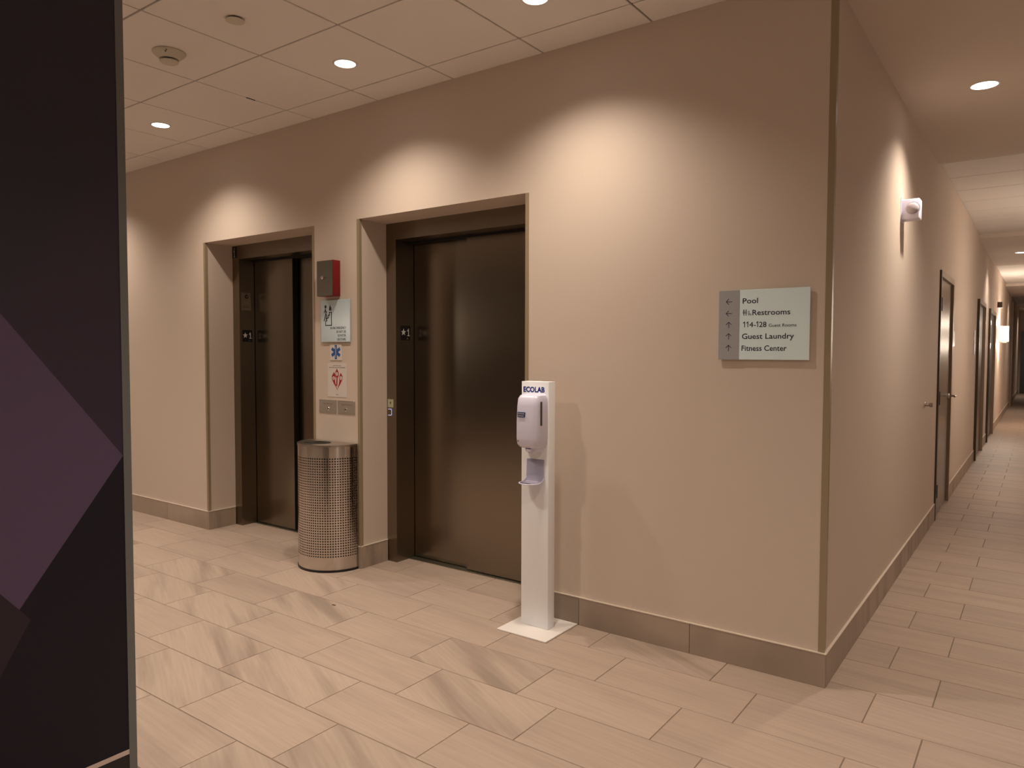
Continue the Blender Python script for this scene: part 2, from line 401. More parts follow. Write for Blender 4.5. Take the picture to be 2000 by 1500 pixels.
for x, y, p in ((3.2, -3.4, 30), (-6.6, -3.4, 20)):   # fill points added behind the camera to lift walls and ceiling, no fixtures
    l = bpy.data.lights.new('lobby_fill', 'POINT'); l.energy = p; l.color = WARM; l.shadow_soft_size = .18
    o = bpy.data.objects.new('lamp', l); COL.objects.link(o); o.location = (x, y, 1.75)
# ------------------------------------------------------------------ ceiling devices
t = thing('smoke_detector', 'off-white smoke detector on a lobby ceiling tile', 'smoke detector', (-2.972, -1.132, ZC))
obj('base_plate', lathe([(.078, 0), (.080, -.006), (.076, -.014), (.062, -.026), (.047, -.038)], 40), devm, t, True)
obj('sensor_cap', lathe([(.034, -.036), (.034, -.042), (.046, -.046), (.045, -.051), (.036, -.057), (.0001, -.060)], 40), devm, t, True)
obj('sensor_gap', lathe([(.0345, -.0375), (.0352, -.0375), (.0352, -.0425), (.0345, -.0425)], 40), gap, t)
bm = BM()
for k in range(3): box(bm, .052+k*.006, .055+k*.006, -.052, -.046, -.0255+k*.0035, -.023+k*.0035)
obj('indicator_window', bm, gap, t)
t = thing('sprinkler_cover', 'plain round concealed-sprinkler cover on a lobby ceiling tile', 'sprinkler', (-2.36, -1.152, ZC))
obj('cover_plate', lathe([(.0001, -.007), (.041, -.007), (.043, -.009), (.043, -.0105), (.0001, -.0112)], 40), devm, t, True)
obj('neck', lathe([(.033, 0), (.033, -.007)], 32), gap, t)  # near-black colour paints in the shadow gap above the cover plate

# ------------------------------------------------------------------ lifts
FY, DYF, DYR, JW = .235, .372, .405, .088       # frame face, front panel, rear panel, jamb width
HZ = 2.122
def lift(name, label, e, seam, front_left):
    a, b = e; root = thing(name, label, 'lift', ((a+b)/2, .3, 0), 'structure')
    t = .004
    for nm, x0, x1, inn in (('jamb', a+.001, a+JW, 1), ('jamb', b-JW, b-.001, -1)):
        bm = BM(); box(bm, x0, x1, FY, .368 if (inn > 0) == front_left else .401, .0005, ZO-.0005)
        part(nm, bm, steel_d, root)
    part('header', bbox_(a+JW, b-JW, FY, .36, HZ, ZO-.0005), steel_d, root)
    part('door_track', bbox_(a+JW, b-JW, .362, .46, HZ-.012, HZ+.05), gap, root)
    part('back_panel', bbox_(a+.001, b-.001, .47, .60, .0005, ZO-.001), gap, root)
    part('sill', bbox_(a+JW+.001, b-JW-.001, .345, .45, .0005, .004), M('sill', (.45, .45, .38), .35, 1), root)
    xa, xb = a+JW-.03, b-JW+.03
    if front_left:
        part('door_panel', bbox_(xa, seam, DYF, DYF+.03, .008, HZ-.012, .0015, 1), steel, root)
        part('door_panel', bbox_(seam-.06, xb, DYR+.015, DYR+.043, .008, HZ-.012, .0015, 1), steel, root)
        part('panel_edge_shade', bbox_(seam-.003, seam+.0005, DYF+.002, DYR+.014, .009, HZ-.013), gap, root)  # near-black strip paints the panel's dark return edge and the gap's shadow
    else:
        part('door_panel', bbox_(xa, seam+.05, DYR, DYR+.03, .008, HZ-.012, .0015, 1), steel, root)
        part('door_panel', bbox_(seam, xb, DYF, DYF+.03, .008, HZ-.012, .0015, 1), steel, root)
    return root
l1 = lift('door_1', 'left lift, brushed steel sliding doors in a recessed steel frame', E1, -3.965, True)
l2 = lift('door_2', 'right lift, brushed steel sliding doors in a recessed steel frame behind the sanitizer stand', E2, -2.235, False)

def star(R, r, n=5, rot=PI/2): return [((R if i % 2 == 0 else r)*math.cos(rot+i*PI/n), (R if i % 2 == 0 else r)*math.sin(rot+i*PI/n)) for i in range(2*n)]
def floor_plate(x, yc, zc, label, wd=.098, h=.096):
    t = thing('floor_marker', label, 'sign', (x, yc, zc))
    part('plate', bbox_(x, x+.002, yc-wd/2, yc+wd/2, zc-h/2, zc+h/2, .0005, 1), black, t)
    bm = prism(BM(), [(p*.024-.020, q*.024) for p, q in star(1, .42)], .0008, JAMBB(yc, zc+.004, x+.002))
    part('star', bm, M('marker_white', (.6, .58, .55), .5), t)
    bm = BM(); B = JAMBB(yc, zc, x+.002)
    stroke(bm, [(.018, .014), (.027, .026), (.027, -.018)], .006, .0008, B); stroke(bm, [(.018, -.018), (.036, -.018)], .005, .0008, B)
    part('lettering', bm, bpy.data.materials['marker_white'], t)
    bm = BM()
    for k, q in ((0, 0), (1, 0), (2, 1), (0, 1)): lathe([(.0012, 0), (.0008, .0008)], 8, (x+.002, yc+.012+k*.005, zc-.034-q*.005), bm, 'x')
    part('braille', bm, bpy.data.materials['marker_white'], t)
floor_plate(E2[0]+JW, .322, 1.519, 'black plate with white star and 1 inside the right lift frame', .090, .096)
floor_plate(E1[0]+JW, .302, 1.518, 'black plate with white star and 1 inside the left lift frame', .090, .096)

t = thing('floor_indicator', 'small black plate with a 1 at the top corner of the left lift frame', 'sign', (-4.508, FY, 2.178))
part('plate', bbox_(-4.536, -4.480, FY-.003, FY, 2.135, 2.222, .0005, 1), black, t)
B = WALLB(-4.508, 2.172, FY-.003); bm = stroke(BM(), [(-.008, .012), (0, .02), (0, -.028)], .006, .0006, B); stroke(bm, [(-.008, -.028), (.008, -.028)], .005, .0006, B)
part('lettering', bm, bpy.data.materials['marker_white'], t)
part('star', prism(BM(), [(p*.009, q*.009+.036) for p, q in star(1, .42)], .0006, B), M('marker_grey', (.3, .29, .28), .5), t)

x = E1[0]+JW
t = thing('key_switch_panel', 'steel key switch panel inside the left lift frame, above the star plate', 'switch', (x, .295, 1.79))
part('plate', bbox_(x, x+.0015, .252, .338, 1.722, 1.862, .0005, 1), M('key_plate', (.50, .42, .33), .22, 1), t)
part('lock', lathe([(.016, .0015), (.016, .005), (.012, .006), (.0001, .006)], 24, (x, .296, 1.83), None, 'x'), black, t, True)
part('key_slot', lathe([(.006, .006), (.006, .009), (.0001, .009)], 16, (x, .296, 1.83), None, 'x'), chrome, t, True)
bm = BM()
for k in range(6):
    for q in range(2): box(bm, x+.0015, x+.0022, .268+k*.009, .274+k*.009, 1.742+q*.012, 1.746+q*.012)
part('lettering', bm, gap, t)

t = thing('call_button', 'lift call button with pale tag on the right lift frame', 'button', (-2.772, FY, 1.03))
part('tag_plate', bbox_(-2.797, -2.745, FY-.002, FY, 1.027, 1.081, .0004, 1), tagm, t, label='pale green braille tag')
bm = prism(BM(), [(p*.009, q*.009) for p, q in ((-1, -.2), (0, 1), (1, -.2), (.4, -.2), (.4, -1), (-.4, -1), (-.4, -.2))], .0006, WALLB(-2.771, 1.058, FY-.002))
part('arrow', bm, M('tag_ink', (.08, .08, .06), .5), t)
part('button', lathe([(.019, 0), (.019, .004), (.017, .005), (.0001, .005)], 28, (-2.776, FY, .996), None, 'y'), steel_d, t, True)
bm = stroke(BM(), [(-.014, .02), (.012, .02), (.016, .012), (.016, -.012), (.012, -.02), (-.014, -.02)], .004, .001, WALLB(-2.774, .996, FY-.005))
part('light_ring', bm, lit, t, label='bluish lit outline')

# ------------------------------------------------------------------ things on the pier between the lifts
cxp = -3.07
t = thing('fire_key_box', 'red box with brushed steel front, highest thing between the lifts', 'fire box', (-3.06, 0, 1.862))
part('box', bbox_(-3.140, -2.985, -.062, 0, 1.752, 1.982, .003, 2), red, t, True)
part('cover', bbox_(-3.140, -2.986, -.0645, -.062, 1.754, 1.980, .0008, 1), M('cover_steel', (.17, .145, .12), .4, 1, noise=(30, .05, (1, 1, 40))), t, label='brushed steel front cover')
part('lock', lathe([(.012, .0645), (.012, .070), (.009, .074), (.0001, .074)], 20, (-3.083, 0, 1.872), None, 'y'), chrome, t, True)
part('key_tab', bbox_(-3.087, -3.060, -.078, -.074, 1.868, 1.877, .001, 1), chrome, t)
part('lettering', text_bm('FIRE SERVICE', .085, .009, WALLB(-3.12, 1.782, -.0645), .0004), M('engraved', (.10, .08, .06), .5), t)

t = thing('stair_sign', 'frosted sign with stairs pictogram and fire emergency wording, under the red box', 'sign', (-3.027, 0, 1.594))
part('acrylic_sheet', bbox_(-3.168, -2.886, -.010, -.004, 1.457, 1.731, .001, 1), M('frosted_acrylic_small', (.46, .56, .60), .2), t)
part('standoff', bbox_(-3.12, -2.93, -.004, 0, 1.50, 1.69), frost_e, t)
B = WALLB(-3.027, 1.594, -.010); g = BM(); wd = .006
stroke(g, [(-.094, .002), (-.094, -.028), (-.035, -.028), (-.035, .056), (-.056, .056), (-.056, .038), (-.068, .038), (-.068, .020), (-.081, .020), (-.081, .002), (-.094, .002)], wd, .0006, B)
prism(g, [(-.094+.010*math.cos(k*PI/5), .094+.011*math.sin(k*PI/5)) for k in range(10)], .0006, B)
stroke(g, [(-.096, .078), (-.091, .050), (-.100, .022), (-.108, .004)], .007, .0006, B); stroke(g, [(-.091, .050), (-.082, .030), (-.090, .012)], .006, .0006, B)
stroke(g, [(-.096, .076), (-.108, .056)], .005, .0006, B); stroke(g, [(-.096, .072), (-.082, .058)], .005, .0006, B)
prism(g, [(-.060, .078), (-.056, .092), (-.048, .108), (-.044, .094), (-.036, .086), (-.036, .070), (-.044, .062), (-.046, .076), (-.052, .066), (-.058, .070)], .0006, B)
part('pictogram', g, navy, t)
for k, s in enumerate(('IN FIRE EMERGENCY', 'DO NOT USE', 'ELEVATOR.', 'USE STAIRS.')):
    w_ = (.150, .093, .079, .085)[k]
    part('lettering', text_bm(s, w_, .0165, WALLB(-2.923, 1.540-.0245*k, -.010), .0005, align='R'), navy, t)

t = thing('medical_sign', 'small white square with a blue star of life under the stair sign', 'sign', (-3.031, 0, 1.391))
part('plate', bbox_(-3.088, -2.974, -.003, 0, 1.337, 1.445, .0005, 1), paper, t)
g = BM()
for k in range(3):
    a = k*PI/3; ca, sa = math.cos(a), math.sin(a)
    prism(g, [(u*ca-v*sa, u*sa+v*ca) for u, v in ((-.0105, -.046), (.0105, -.046), (.0105, .046), (-.0105, .046))], .0005+k*.00012, WALLB(-3.031, 1.391, -.003))
part('star_of_life', g, blueink, t)
part('staff', stroke(BM(), [(0, -.034), (0, .034)], .0035, .0004, WALLB(-3.031, 1.391, -.00385)), paper, t)
g = stroke(BM(), [(-.004, -.018), (.005, -.008), (-.005, .004), (.005, .014), (-.003, .022)], .002, .0003, WALLB(-3.031, 1.391, -.00385)); part('snake', g, paper, t)

t = thing('fire_placard', 'white placard with a red flame emblem above the two key plates', 'sign', (-3.022, 0, 1.208))
part('sheet', bbox_(-3.115, -2.930, -.0015, 0, 1.097, 1.320, .0003, 1), paper, t)
O = (-3.022, 1.212)
def leafshape(cx, cy, hw, top, bot, n=10, lean=0):
    L = [(cx-hw*math.sin(PI*i/n)**.8+lean*(1-i/n), top+(bot-top)*i/n) for i in range(n+1)]
    R = [(cx+hw*math.sin(PI*i/n)**.8+lean*(1-i/n), top+(bot-top)*i/n) for i in range(n-1, 0, -1)]
    return L+R
g = BM(); B = WALLB(O[0], O[1], -.0015)
prism(g, [(0, -.072), (-.012, -.05), (-.030, -.030), (-.050, 0), (-.052, .018), (-.045, .030), (-.030, .048), (-.022, .038), (-.014, .018), (-.020, -.005), (-.018, -.025), (-.006, -.050)], .0005, B)
prism(g, [(0, -.072), (.012, -.05), (.030, -.030), (.050, 0), (.053, .018), (.047, .030), (.035, .044), (.024, .026), (.018, .010), (.022, -.005), (.018, -.025), (.006, -.050)], .0005, B)
prism(g, [(-.002, .072), (-.014, .052), (-.019, .038), (-.014, .022), (-.006, .012), (-.008, -.015), (-.012, -.038), (.0, -.045), (.004, -.01), (.004, .010), (.014, .022), (.018, .038), (.012, .052)], .0006, B)
part('flame_emblem', g, redink, t)
g = BM()
for a, b in ((-.033, .008), (-.001, .036), (.037, .010)): prism(g, [(a+.0125*math.cos(k*PI/8), b+.0125*math.sin(k*PI/8)) for k in range(16)], .0009, B)
part('roundel', g, paper, t)
g = BM()
stroke(g, [(-.036, .013), (-.030, .013), (-.036, .003), (-.029, .003)], .0022, .0012, B); stroke(g, [(-.004, .031), (.003, .042)], .0022, .0012, B); stroke(g, [(.033, .014), (.040, .014), (.034, .005), (.041, .005)], .0022, .0012, B)
part('emblem_marks', g, redink, t)['kind'] = 'stuff'
grey = M('print_grey', (.10, .09, .09), .5)
part('lettering', text_bm('IN CASE OF FIRE', .075, .0055, WALLB(O[0], 1.300, -.0015), .0004, align='C'), grey, t)
part('lettering', text_bm('ELEVATORS ARE OUT OF SERVICE', .155, .0065, WALLB(-3.100, 1.287, -.0015), .0004), grey, t)
part('lettering', text_bm('EXIT', .026, .006, WALLB(-3.035, 1.110, -.0015), .0004), grey, t)

def key_plate(x0, x1, label, kx):
    t = thing('key_plate', label, 'key plate', ((x0+x1)/2, 0, 1.032))
    part('plate', bbox_(x0, x1, -.003, 0, .988, 1.077, .0006, 1), M('key_plate_steel', (.55, .50, .44), .45, 1, noise=(30, .1, (30, 1, 1))), t)
    for sx in (x0+.012, x1-.012):
        for sz in (.999, 1.066): part('screw', lathe([(.0045, .003), (.004, .0042), (.0001, .0045)], 12, (sx, 0, sz), None, 'y'), screwm, t, True)
    part('lock', lathe([(.011, .003), (.011, .008), (.008, .010), (.0001, .010)], 20, (kx, 0, 1.017), None, 'y'), chrome, t, True)
    part('keyhole', bbox_(kx-.0015, kx+.0015, -.0105, -.010, 1.010, 1.024), gap, t)
    part('lettering', text_bm('FIRE RECALL', .10, .008, WALLB(x0+.04, 1.046, -.003), .0003), M('key_ink', (.22, .08, .06), .5), t)
key_plate(-3.202, -3.031, 'left one of the two small steel key plates above the bin', -3.105)
key_plate(-3.019, -2.852, 'right one of the two small steel key plates above the bin', -2.937)

# ------------------------------------------------------------------ directory sign
t = thing('directory_sign', 'frosted glass directory sign listing pool, restrooms and guest rooms', 'sign', (-.272, 0, 1.514))
part('acrylic_sheet', bbox_(-.4655, -.0795, -.012, -.007, 1.3625, 1.665, .0008, 1), frost, t)
part('standoff', bbox_(-.44, -.10, -.007, 0, 1.385, 1.64), frost_e, t)
part('grey_strip', bbox_(-.4655, -.3735, -.0130, -.012, 1.3625, 1.665, .0003, 1), signgrey, t, label='grey metallic strip with the arrows')
rows = [('Pool', -.3600, 1.6060, .066, .0240), ('Restrooms', -.3170, 1.5545, .158, .0240),
        ('Guest Laundry', -.3610, 1.4525, .219, .0240), ('Fitness Center', -.3620, 1.4010, .191, .0240)]
for s, x, z, wd, h in rows: part('lettering', text_bm(s, wd, h, WALLB(x, z, -.012), .0005, bold=.008), navy, t)
g = text_bm('4-', .0285, .0235, WALLB(-.3300, 1.5030, -.012), .0005, bold=.001)
g = text_bm('28', .0310, .0235, WALLB(-.2875, 1.5030, -.012), .0005, bold=.008, bm=g)
for x in (-.3505, -.3360, -.2935): stroke(g, [(x+.3585-.0055, -.0335), (x+.3585, -.0290), (x+.3585, -.0505)], .0030, .0005, WALLB(-.3585, 1.5550, -.012))
part('lettering', g, navy, t)
part('lettering', text_bm('Guest Rooms', .114, .0140, WALLB(-.247, 1.5030, -.012), .0005), navy, t)
g = BM(); B = WALLB(-.3585, 1.5545, -.012)
for k, (dx) in enumerate((.004, .014)):
    prism(g, [(dx+.0028*math.cos(a*PI/4), .0225+.0028*math.sin(a*PI/4)) for a in range(8)], .0004, B)
    stroke(g, [(dx, .018), (dx, .009)], .0042 if k == 0 else .0032, .0004, B)
    stroke(g, [(dx-.0035, .017), (dx-.0045, .009)], .0012, .0004, B); stroke(g, [(dx+.0035, .017), (dx+.0045, .009)], .0012, .0004, B)
    stroke(g, [(dx-.0014, .009), (dx-.0014, 0)], .0016, .0004, B); stroke(g, [(dx+.0014, .009), (dx+.0014, 0)], .0016, .0004, B)
prism(g, [(.026+.0028*math.cos(a*PI/4), .0165+.0022*math.sin(a*PI/4)) for a in range(8)], .0004, B)
stroke(g, [(.026, .013), (.027, .006), (.033, .006), (.036, .0)], .0022, .0004, B)
stroke(g, [(.024, .008), (.0235, .003), (.027, .0005), (.031, .002)], .0016, .0004, B)
part('pictogram', g, M('pictogram_grey', (.09, .09, .10), .5), t)
for k, (z, left) in enumerate(((1.616, 1), (1.5645, 1), (1.514, 0), (1.464, 0), (1.4125, 0))):
    B = WALLB(-.4200, z, -.0130); g = BM(); s = .0125
    pts = [((-s, 0), (s, 0)), ((-.002, .0115), (-s, 0), (-.002, -.0115))]
    if not left: pts = [[(-q, p*-1) for p, q in L] for L in pts]; pts = [[(a, b) for a, b in L] for L in pts]
    for L in pts: stroke(g, list(L), .0022, .0005, B)
    part('arrow', g, navy, t)

# ------------------------------------------------------------------ waste bin (half round, perforated)
BX, BR, BH = -3.050, .229, .806
t = thing('waste_bin', 'half-round perforated stainless steel waste bin against the pier between the lifts', 'bin', (BX, -.012, 0))
YB = -.012
def hp(a, r, z): return (BX+r*math.cos(a), YB-r*math.sin(a), z)
def shell(bm, r, z0, z1, n=48):
    A = [bm.verts.new(hp(PI*i/n, r, z0)) for i in range(n+1)]; Bv = [bm.verts.new(hp(PI*i/n, r, z1)) for i in range(n+1)]
    for i in range(n): bm.faces.new((A[i], A[i+1], Bv[i+1], Bv[i]))
bm = BM(); shell(bm, BR, .012, .092); shell(bm, BR, BH-.078, BH-.010)
NA, NZ = 45, 39; zz0, zz1 = .092, BH-.078
for i in range(NA):
    a0, a1 = PI*i/NA, PI*(i+1)/NA
    for k in range(NZ):
        q0 = zz0+(zz1-zz0)*k/NZ; q1 = zz0+(zz1-zz0)*(k+1)/NZ; h = .26
        am, zm = (a0+a1)/2, (q0+q1)/2; da, dz = (a1-a0)*h, (q1-q0)*h
        out = [bm.verts.new(hp(a, BR, z)) for a, z in ((a0, q0), (a1, q0), (a1, q1), (a0, q1))]
        inn = [bm.verts.new(hp(a, BR, z)) for a, z in ((am-da, zm-dz), (am+da, zm-dz), (am+da, zm+dz), (am-da, zm+dz))]
        for e in range(4): f_ = (e+1) % 4; bm.faces.new((out[e], out[f_], inn[f_], inn[e]))
bmesh.ops.remove_doubles(bm, verts=bm.verts[:], dist=1e-5)
part('perforated_shell', bm, canm, t, True)
bm = BM(); box(bm, BX-BR, BX+BR, YB, YB+.003, .012, BH-.01); part('back_plate', bm, steel_d, t)
def halfdisc(bm, r, z0, z1, n=40, y0=0):
    pts = [hp(PI*i/n, r, 0)[:2] for i in range(n+1)]
    A = [bm.verts.new((x, y, z0)) for x, y in pts]; Bv = [bm.verts.new((x, y, z1)) for x, y in pts]
    bm.faces.new(A); bm.faces.new(Bv[::-1])
    for i in range(n+1): j = (i+1) % (n+1); bm.faces.new((A[i], A[j], Bv[j], Bv[i]))
    return bm
part('base_ring', halfdisc(BM(), BR+.003, 0, .014), black, t)
bm = BM(); shell(bm, BR-.010, .014, BH-.03); part('liner', bm, M('liner', (.035, .02, .014), .6), t, True)
# lid: flat half disc with an oval opening
bm = BM(); n = 48; ocx, ocy, orx, ory = BX-.035, YB-.105, .105, .075
outer = [hp(PI*i/(n//2), BR+.001, BH)[:2] for i in range(n//2+1)]
inner = [(ocx+orx*math.cos(2*PI*i/n), ocy+ory*math.sin(2*PI*i/n)) for i in range(n)]
def ringfill(z):
    O = [bm.verts.new((x, y, z)) for x, y in outer]; I = [bm.verts.new((x, y, z)) for x, y in inner]
    E = [bm.edges.new((L[i], L[(i+1) % len(L)])) for L in (O, I) for i in range(len(L))]
    bmesh.ops.triangle_fill(bm, edges=E, use_beauty=True); return O, I
O1, I1 = ringfill(BH); O2, I2 = ringfill(BH-.012)
for L1, L2 in ((O1, O2), (I1, I2)):
    for i in range(len(L1)): j = (i+1) % len(L1); bm.faces.new((L1[i], L1[j], L2[j], L2[i]))
part('lid', bm, M('lid_steel', (.5, .45, .40), .3, 1), t)
bm = lathe([(.98, BH-.013), (.98, BH-.10), (.0001, BH-.10)], 32)
for v in bm.verts: v.co = Vector((ocx+v.co.x*orx, ocy+v.co.y*ory, v.co.z))
part('opening_throat', bm, gap, t)

# ------------------------------------------------------------------ sanitizer stand
t = thing('sanitizer_stand', 'white hand sanitizer stand with square base in front of the right lift', 'sanitizer stand', (-1.33, -.158, 0))
part('base_plate', bbox_(-1.477, -1.183, -.307, -.011, .0002, .008, .002, 2), baseplate, t, True)
part('column', bbox_(-1.420, -1.256, -.178, -.118, .008, 1.247, .003, 2), cream, t, True)
part('brand_lettering', text_bm('ECOLAB', .128, .0265, WALLB(-1.4085, 1.1945, -.178), .0006, bold=.038), blue, t, label='bold blue lettering')
bm = BM(); rings = []
for z, hw, fr in ((.918, .045, .060), (.926, .060, .080), (.940, .068, .092), (.970, .0705, .096), (1.05, .0710, .095), (1.13, .0695, .090), (1.165, .067, .085), (1.180, .060, .074), (1.186, .048, .058)):
    ring = []; n = 28
    for i in range(n+1):
        a = PI*i/n; p = 4.5
        cx = abs(math.cos(a))**(2/p)*(1 if math.cos(a) > 0 else -1)*hw; cy = abs(math.sin(a))**(2/p)*fr
        ring.append(bm.verts.new((-1.331+cx, -.178-cy, z)))
    rings.append(ring)
for A, Bv in zip(rings, rings[1:]):
    for i in range(len(A)): j = (i+1) % len(A); bm.faces.new((A[i], A[j], Bv[j], Bv[i]))
bm.faces.new(rings[0]); bm.faces.new(rings[-1])
disp = part('dispenser', bm, white, t, True)
part('level_window', bbox_(-1.2620, -1.2592, -.243, -.229, 1.035, 1.152, .001, 2), M('smoked_window', (.05, .06, .05), .2), t, parent=disp, label='dark slot')
part('badge', bbox_(-1.376, -1.332, -.2755, -.262, 1.075, 1.100, .0005, 1), M('badge_blue', (.02, .05, .16), .3), t, parent=disp)
part('badge_lettering', text_bm('ECOLAB', .036, .008, WALLB(-1.372, 1.0885, -.2755), .0004), paper, t, parent=disp)
part('badge_line', bbox_(-1.373, -1.338, -.2759, -.2755, 1.0795, 1.0825), paper, t, parent=disp)
part('nozzle', lathe([(.026, .918), (.024, .905), (.014, .901), (.009, .893), (.0001, .893)], 24, (-1.331, -.225, 0)), white, t, True, parent=disp)
g = lathe([(.0035, .2745), (.0030, .2752), (.0001, .2752)], 12, (-1.372, 0, .957), None, 'y'); part('indicator', g, gap, t, parent=disp)
# drip tray: back plate curving out into a rounded shelf
bm = BM(); prof = [(.0, .86), (.003, .83), (.0045, .79), (.007, .765), (.014, .752), (.026, .746), (.055, .744), (.098, .744)]
rows_ = []
n = 14
for yo, z in prof:
    row = []
    for i in range(n+1):
        s = -1+2*i/n; half = .052
        if yo > .05: half = .052*math.sqrt(max(.0, 1-((yo-.05)/.0485)**2))+.0005
        row.append(bm.verts.new((-1.333+s*half, -.1785-yo, z)))
    rows_.append(row)
# denser rounding of the lip
for A, Bv in zip(rows_[:6], rows_[1:7]):
    for i in range(n): bm.faces.new((A[i], A[i+1], Bv[i+1], Bv[i]))
last = rows_[6]; bm.verts.ensure_lookup_table()
for v in rows_[7]: bm.verts.remove(v)
for k in range(1, 11):
    yo = .055+.043*math.sin(PI/2*k/10); half = .052*math.cos(PI/2*k/10)+.0006
    row = [bm.verts.new((-1.333+(-1+2*i/n)*half, -.1785-yo, .744)) for i in range(n+1)]
    for i in range(n): bm.faces.new((last[i], last[i+1], row[i+1], row[i]))
    last = row
bmesh.ops.solidify(bm, geom=bm.faces[:], thickness=.004)
tray = part('drip_tray', bm, white, t, True)
pts = [(-1.333-.0525, -.1785-.002, .770), (-1.333-.0525, -.1785-.014, .756), (-1.333-.0525, -.1785-.035, .748)]
pts += [(-1.333-.0525*math.cos(PI*k/24), -.1785-.055-.0435*math.sin(PI*k/24), .7465) for k in range(25)] + [(-2.666-a, b, c) for a, b, c in pts[::-1]]
part('tray_rim', tube(BM(), pts, .0032, 8), white, t, True, parent=tray)

# ------------------------------------------------------------------ mural partition at the left
PXW, PYE = -1.6, -2.041
wl = obj('wall_left', bbox_(PXW-.14, PXW-.004, -4.6, PYE, 0, ZC), darkw); tag(wl, 'dark partition wall end at the left with a geometric mural', 'wall', 'structure')
mm = bpy.data.materials.new('mural_print'); mm.use_nodes = True; nt = mm.node_tree; N = nt.nodes.new; L = nt.links.new
b = nt.nodes['Principled BSDF']; b.inputs['Roughness'].default_value = .55; b.inputs['Specular IOR Level'].default_value = .3
tc = N('ShaderNodeTexCoord'); sp = N('ShaderNodeSeparateXYZ'); L(tc.outputs['Object'], sp.inputs[0])
def side(y0, z0, slope, above):
    """1 where z is above (or below) the line through (y0,z0) with slope dz/dy"""
    a = N('ShaderNodeMath'); a.operation = 'MULTIPLY_ADD'; a.inputs[1].default_value = -slope; a.inputs[2].default_value = slope*y0-z0
    L(sp.outputs['Y'], a.inputs[0]); s = N('ShaderNodeMath'); s.operation = 'ADD'; L(a.outputs[0], s.inputs[0]); L(sp.outputs['Z'], s.inputs[1])
    g = N('ShaderNodeMath'); g.operation = 'GREATER_THAN' if above else 'LESS_THAN'; g.inputs[1].default_value = 0; L(s.outputs[0], g.inputs[0]); return g.outputs[0]
def both(a, b_):
    m_ = N('ShaderNodeMath'); m_.operation = 'MULTIPLY'; L(a, m_.inputs[0]); L(b_, m_.inputs[1]); return m_.outputs[0]
def over(base, fac, col):
    m_ = N('ShaderNodeMix'); m_.data_type = 'RGBA'; L(fac, m_.inputs[0])
    if isinstance(base, tuple): m_.inputs[6].default_value = (*base, 1)
    else: L(base, m_.inputs[6])
    m_.inputs[7].default_value = (*col, 1); return m_.outputs[2]
K = 1.0
c = over((.033*K, .029*K, .046*K), side(-2.066, 1.067, 1.372, False), (.0095*K, .008*K, .017*K))       # below the lower right edge
c = over(c, both(side(-2.385, 1.538, 1.42, False), side(-2.066, 1.067, -1.334, True)), (.040*K, .028*K, .050*K))
c = over(c, both(side(-2.359, .665, -1.26, False), side(-2.359, .58, 1.75, True)), (.030*K, .018*K, .030*K))
dia = both(both(side(-2.066, 1.067, -1.334, False), side(-2.066, 1.067, 1.372, True)), side(-2.359, .665, -1.26, True))
c = over(c, dia, (.098*K, .066*K, .128*K))
L(c, b.inputs['Base Color'])
bm = BM(); box(bm, PXW-.004, PXW, -4.6, PYE-.024, .134, ZC)
obj('mural_panel', bm, mm, wl, label='dark purple mural with a lighter diamond shape')
obj('lower_panel', bbox_(PXW-.004, PXW, -4.6, PYE-.024, 0, .119), M('lower_panel_print', (.012, .009, .014), .55), wl)
obj('light_stripe', bbox_(PXW-.004, PXW+.001, -4.6, PYE-.024, .119, .134), M('stripe', (.62, .50, .46), .4), wl, label='thin pale stripe')
obj('metal_edge', bbox_(PXW-.14, PXW+.0015, PYE-.024, PYE, 0, ZC), grey_trim, wl, label='grey metal edge strip')

# ------------------------------------------------------------------ corridor fittings
lightframe = M('light_frame', (.36, .28, .20), .35, .2)
def cdoor(name, label, a, b, z, leafm, framem, lever=True, hinges=(), fw_=.05, proud=.014):
    root = thing(name, label, 'door', (0, (a+b)/2, 0), 'structure')
    for nm, r in (('jamb', (-.12, proud, a-fw_+.006, a+.006, .0005, z+fw_-.006)), ('jamb', (-.12, proud, b-.006, b+fw_-.006, .0005, z+fw_-.006)), ('head', (-.12, proud, a+.006, b-.006, z-.006, z+fw_-.006))):
        bm = BM(); box(bm, 0, r[1], r[2], r[3], r[4], r[5])
        inner = {0: 0}
        if nm == 'head': box(bm, -.12, 0, r[2], r[3], z-.006, z-.0005)
        elif r[2] < a: box(bm, -.12, 0, a+.0005, a+.006, .0005, z-.0005)
        else: box(bm, -.12, 0, b-.006, b-.0005, .0005, z-.0005)
        part(nm, bm, framem if (nm == 'jamb' and r[2] < a) else lightframe, root)  # near jamb gets the dark frame colour, head and far jamb the pale one
    leaf = part('door_leaf', bbox_(-.052, -.006, a+.008, b-.008, .006, z-.008, .0015, 1), leafm, root)
    for hz in hinges:
        part('hinge', lathe([(.008, hz-.055), (.008, hz+.055)], 12, (.012, a+.010, 0)), black, root, True)
    if lever:
        part('rose', lathe([(.026, -.006), (.026, .004), (.022, .007), (.0001, .007)], 24, (0, b-.09, 1.0), None, 'x'), chrome, root, True, parent=leaf)
        part('lever', tube(BM(), [(0, b-.09, 1.0), (.045, b-.09, 1.0), (.058, b-.10, 1.0), (.058, b-.20, 1.0)], .009, 10), chrome, root, True, parent=leaf)
    return root
cdoor('door_3', 'brown door with three hinges and chrome lever, nearest in the corridor', DY[0][0], DY[0][1], DY[0][2], sheen_door, darkframe, True, (1.80, 1.02, .24))
cdoor('door_4', 'dark corridor door behind the first one, seen almost edge-on', DY[1][0], DY[1][1], DY[1][2], darkdoor, darkframe, False, (), .055, .03)
